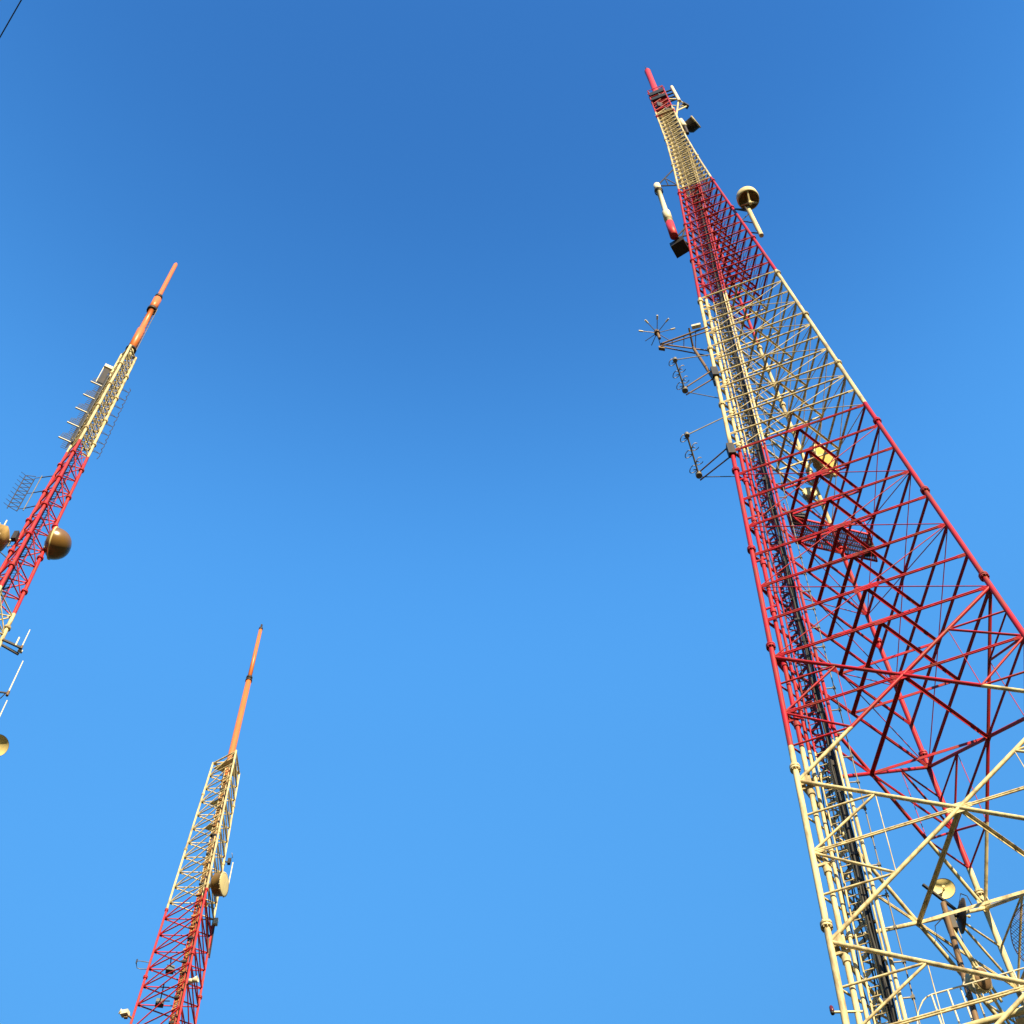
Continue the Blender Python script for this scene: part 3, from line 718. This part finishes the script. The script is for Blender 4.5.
# lattice antenna on the left
ob = thing('lattice_antenna', (-34.2, 50.8, 99.8), 'dark zigzag frame antenna with a pale upright, left of the slender tower above the dishes', 'antenna')
pb, pt = V((-34.40, 50.75, 99.4)), V((-34.35, 50.65, 104.6))
mb = MB(); mb.tube(pb, pt, .038, 8); mb.build('upright', MG, ob)
mb = MB(); off = V((-.35, -.12, -.3)); off2 = V((-1.0, -.35, -.25))
for o in (off, off2): mb.tube(pb + o, pt + o + V((0, 0, -.4)), .035, 6)
N = 9
for i in range(N):
    a = (pb + off).lerp(pt + off, i / N); b2 = (pb + off2).lerp(pt + off2, (i + .5) / N); c4 = (pb + off).lerp(pt + off, (i + 1) / N)
    mb.tube(a, b2, .026, 5); mb.tube(b2, c4, .026, 5)
    mb.tube(b2, b2 + V((-.3, -.25, .1)), .018, 5)
mb.build('zigzag_frame', MD, ob)
mb = MB()
for f in (.06, .5, .95):
    a = pb.lerp(pt, f); mb.tube(a, a + off, .03, 6); mb.tube(a, t2.leg(0, a.z + .2), .04, 6)
mb.build('arm', MD, ob)
# whips below
def whip(base, hgt, leg_z, label, r=.045, short=False):
    b = V(base); ob = thing('whip_antenna', b, label, 'antenna', 'whip antennas')
    mb = MB(); mb.tube(b, b + V((0, 0, hgt)), r, 8, r * .7); mb.build('whip', MWH, ob)
    mb = MB(); mb.tube(b + V((0, 0, -.25)), b + V((0, 0, .15)), r * 2, 8); mb.build('whip_base', MRU, ob)
    mb = MB(); l = t2.leg(2, leg_z); mb.bar(l, b, .07, .10)
    if not short: mb.path([b + V((-.1, -.1, -.2)), b + V((-.3, 0, -.5)), b + V((-.6, .05, -.5)), b + V((-.8, 0, -.1))], .03, 5)
    mb.build('arm', MD, ob)
ob = thing('antenna_bracket', (-31.2, 51.3, 83.1), 'two parallel black bars sticking out from the slender tower where red turns to cream', 'bracket')
for a, b2 in (((-31.55, 51.25, 83.25), (-30.40, 51.72, 82.95)), ((-31.55, 51.45, 82.95), (-30.58, 52.05, 82.75))):
    mb = MB(); mb.bar(a, b2, .10, .17); mb.build('bar', MD, ob)
mb = MB(); mb.tube((-30.75, 51.55, 83.0), (-30.75, 51.55, 83.9), .05, 8); mb.box((-30.5, 51.9, 82.9), (.12, .08, 0), (-.04, .08, 0), (0, 0, .08)); mb.build('stub', MWH, ob)
ob = thing('whip_antenna', (-30.4, 51.7, 83.0), 'short white whip on the end of the two black bars', 'antenna', 'whip antennas')
mb = MB(); mb.tube((-30.4, 51.7, 83.0), (-30.4, 51.7, 85.0), .04, 8, .03); mb.build('whip', MWH, ob)
mb = MB(); mb.tube((-30.4, 51.7, 82.85), (-30.4, 51.7, 83.15), .08, 8); mb.build('whip_base', MRU, ob)
whip((-30.0, 51.86, 78.3), 3.4, 78.1, 'tall white whip on a looped dark arm below the two black bars')
whip((-30.62, 53.2, 75.6), 3.9, 75.5, 'lowest white whip at the left edge, just above the round cream dish')
pan_dish((-29.72, 52.75, 74.4), (.25, -.60, -.75), .62, MDY, MD, 'round cream dish cut by the left edge, lowest on the slender tower', t2.leg(2, 74.3))
# panel antennas down the left side
axl = V((-.86, -.5, 0)).normalized(); sdv = V((.5, -.86, 0))
for i, z in enumerate((120.6, 118.0, 115.4, 112.7, 110.0)):
    lab = ['topmost', 'second from the top', 'middle', 'second from the bottom', 'lowest'][i]
    l = t2.leg(0, z); ob = thing('fin_antenna', l, lab + ' of the five grey fin antennas left of the slender tower', 'antenna', 'fin antennas on the slender tower')
    mb = MB(); q = l + axl * .18; mb.box(q + V((0, 0, .9)), axl * .02, V((.34, -.28, 0)), V((0, 0, 1.30)))
    mb.build('reflector', MSL, ob)
    mb = MB(); mb.bar(q, l + axl * 1.15, .10, .09); mb.build('fin_bar', MWH, ob)
    mb = MB()
    for j in range(6):
        f = .1 + j * .16; mb.tube(q + axl * (f * .97), q + axl * (f * .97 * .9) + V((0, 0, 1.5 - f * .6)), .026, 5)
    mb.tube(q + V((0, 0, -1.28)), q + V((0, 0, 1.55)), .025, 5)
    for j in range(4): mb.tube(q + V((0, 0, .3 + j * .32)), q + axl * (.85 - j * .12) + V((0, 0, .3 + j * .32)), .022, 5)
    for j in range(4): mb.tube(q + V((0, 0, -.35 - j * .3)), q + axl * .5 + V((0, 0, -.35 - j * .3)), .024, 5)
    mb.build('mesh_screen', MSL, ob)
ob = thing('panel_antenna', t2.leg(0, 123), 'pale flat panel at the top left of the slender tower above the five fins', 'antenna')
l = t2.leg(0, 122.2) + axl * .45; mb = MB(); mb.box(l + V((0, 0, .3)), axl * .24, V((.03, -.05, 0)), V((0, 0, 1.5))); mb.build('panel', MD, ob)
mb = MB(); mb.box(l + V((0, 0, 2.0)), axl * .34, V((.10, -.15, 0)), V((0, 0, .24))); mb.tube(l + axl * .32 + V((0, 0, -1.3)), l + axl * .32 + V((0, 0, 1.9)), .04, 6); mb.build('panel_frame', MWH, ob)
# dipoles on the right side
for i, z in enumerate((121.0, 119.4, 117.8, 116.1, 114.4, 112.8, 111.2, 109.6)):
    l = t2.leg(2, z); lab = ['topmost', 'second from the top', 'third from the top', 'fourth from the top', 'fourth from the bottom', 'third from the bottom', 'second from the bottom', 'lowest'][i]
    ob = thing('dipole_antenna', l, lab + ' of eight thin dark dipoles right of the slender tower', 'antenna', 'dipoles on the slender tower')
    o = V((.62, .35, 0)); mb = MB(); mb.bar(l - V((.55, .1, 0)), l + V((.12, .05, 0)), .12, .12); mb.build('clamp', MRU, ob)
    mb = MB(); mb.tube(l, l + o, .025, 6); mb.tube(l + V((0, 0, .3)), l + o, .018, 5); mb.build('arm', MD, ob)
    mb = MB(); mb.path([l + o + V((-.05, 0, -.85)), l + o + V((.06, 0, -.3)), l + o, l + o + V((.05, .03, .5)), l + o + V((-.1, 0, .9))], .028, 6); mb.build('dipole', MD, ob)

# ---- fittings of the third tower
ob = drum_dish((-22.78, 80.05, 93.25), (.98, -.13, -.12), .88, 1.0, MDY, MDB, 'cream faced drum dish on the right of the far tower', t3.leg(2, 93.6), .05)
ob = thing('whip_antenna', (-23.1, 82.3, 95.4), 'thin white rod upright behind the face of the drum dish on the far tower', 'antenna', 'whip antennas')
mb = MB(); mb.tube((-23.05, 82.3, 94.9), (-23.05, 82.25, 98.3), .045, 8); mb.build('whip', MWH, ob)
mb = MB(); mb.tube((-23.05, 82.3, 95.4), t3.leg(2, 95.4), .03, 6); mb.build('arm', MG, ob)
ob = thing('antenna_cluster', (-23.4, 82.9, 98.6), 'small dark twisted bracket above the drum dish on the far tower', 'bracket')
mb = MB(); l = t3.leg(2, 99.2); mb.tube(l, l + V((.45, .1, 0)), .06, 6); mb.box(l + V((.4, .1, .1)), (.12, 0, 0), (0, .12, 0), (0, 0, .3)); mb.build('clamp', MD, ob)
mb = MB(); mb.path([l + V((.4, .1, .3)), l + V((.6, .1, .6)), l + V((.5, 0, 1.0))], .03, 6); mb.build('rod', MG, ob)
pan_dish((-24.55, 82.35, 93.7), (.5, -.55, -.67), .24, MDY, MW, 'tiny yellow dish below the drum dish on the far tower', t3.leg(2, 93.9))
ob = thing('dark_strut', t3.leg(2, 92), 'long black strut frame running down from the drum dish along the far tower', 'bracket')
mb = MB(); mb.bar(V((-24.9, 82.6, 95.9)), t3.leg(2, 89.2) + V((.1, 0, 0)), .10, .12); mb.bar(t3.leg(2, 92.6) + V((.12, 0, 0)), t3.leg(2, 88.9) + V((.16, 0, 0)), .08, .1); mb.build('strut', MD, ob)
mb = MB(); mb.box(t3.leg(2, 92.5) + V((.2, -.05, 0)), (.16, 0, 0), (0, .16, 0), (0, 0, .3)); mb.build('clamp', MWH, ob)
ob = thing('horn_antenna', (-23.36, 78.66, 81.5), 'small white double horn on the front leg of the far tower', 'antenna')
q = V((-23.1, 78.7, 82.0))
mb = MB(); mb.lathe(q, (1, -.25, .1), [(.05, -.1), (.16, .0), (.24, .35), (.20, .36), (.001, .1)], 18); mb.lathe(q, (-1, .25, -.05), [(.05, -.1), (.14, .0), (.20, .26), (.16, .27), (.001, .1)], 18); mb.build('horn', MWH, ob)
mb = MB(); mb.tube(q, t3.leg(1, 81.9), .07, 8); mb.build('mount', MRU, ob)
ob = thing('horn_antenna', (-27.9, 80.9, 81.2), 'white boxy horn at the bottom edge on the left leg of the far tower', 'antenna')
q = V((-28.0, 80.95, 81.4)); mb = MB(); mb.box(q, (.26, -.06, 0), (.05, .2, 0), (0, 0, .17)); mb.lathe(q + V((-.15, 0, .05)), (-.8, -.5, .1), [(.1, 0), (.2, .25), (.17, .26), (.001, .1)], 16); mb.build('horn', MWH, ob)
mb = MB(); mb.tube(q, t3.leg(0, 81.2), .08, 8); mb.box(q + V((.1, .1, -.25)), (.12, 0, 0), (0, .1, 0), (0, 0, .1)); mb.build('mount', MRU, ob)
ob = thing('loop_antenna', (-28.0, 81.0, 86), 'thin wire loop sticking out left of the far tower', 'antenna')
l = t3.leg(0, 86.2); mb = MB(); mb.path([l + V((0, -.15, .2)), l + V((-.75, -.3, .25)), l + V((-.92, -.25, .15)), l + V((-.85, .05, -.1)), l + V((-.6, .12, -.15)), l + V((0, .1, -.2))], .032, 6); mb.build('loop', MG, ob)
mb = MB(); mb.tube(l + V((-.88, -.3, .0)), l + V((-.88, -.3, .4)), .05, 6); mb.build('stub', MD, ob)
for q, lab in (((-25.6, 81.0, 85.5), 'upper grey box hung inside the red part of the far tower'), ((-25.95, 81.6, 82.9), 'lower grey box hung inside the red part of the far tower')):
    q = V(q); ob = thing('equipment_box', q, lab, 'box', 'grey boxes inside the far tower')
    mb = MB(); mb.box(q, (.28, .06, 0), (-.06, .22, 0), (0, 0, .22)); mb.build('case', MSL, ob)
    mb = MB(); mb.tube(q, t3.mid(0, q.z + .4), .04, 6); mb.tube(q + V((0, 0, .2)), t3.mid(2, q.z + .9), .04, 6); mb.build('bracket', MD, ob)

# ---- overhead wire in the top-left corner
mb = MB(); a, b = V((-12.09, 6.9, 43.36)), V((-12.68, 7.74, 42.91)); d = b - a
pts = [a + d * s_ for s_ in (-14, -9, -5, -2, 0, 1, 3, 7, 12, 18)]
mb.path(pts, .017, 6); wo_ = mb.build('overhead_wire', MK); tag(wo_, 'thin dark wire crossing the top left corner of the sky', 'wire')
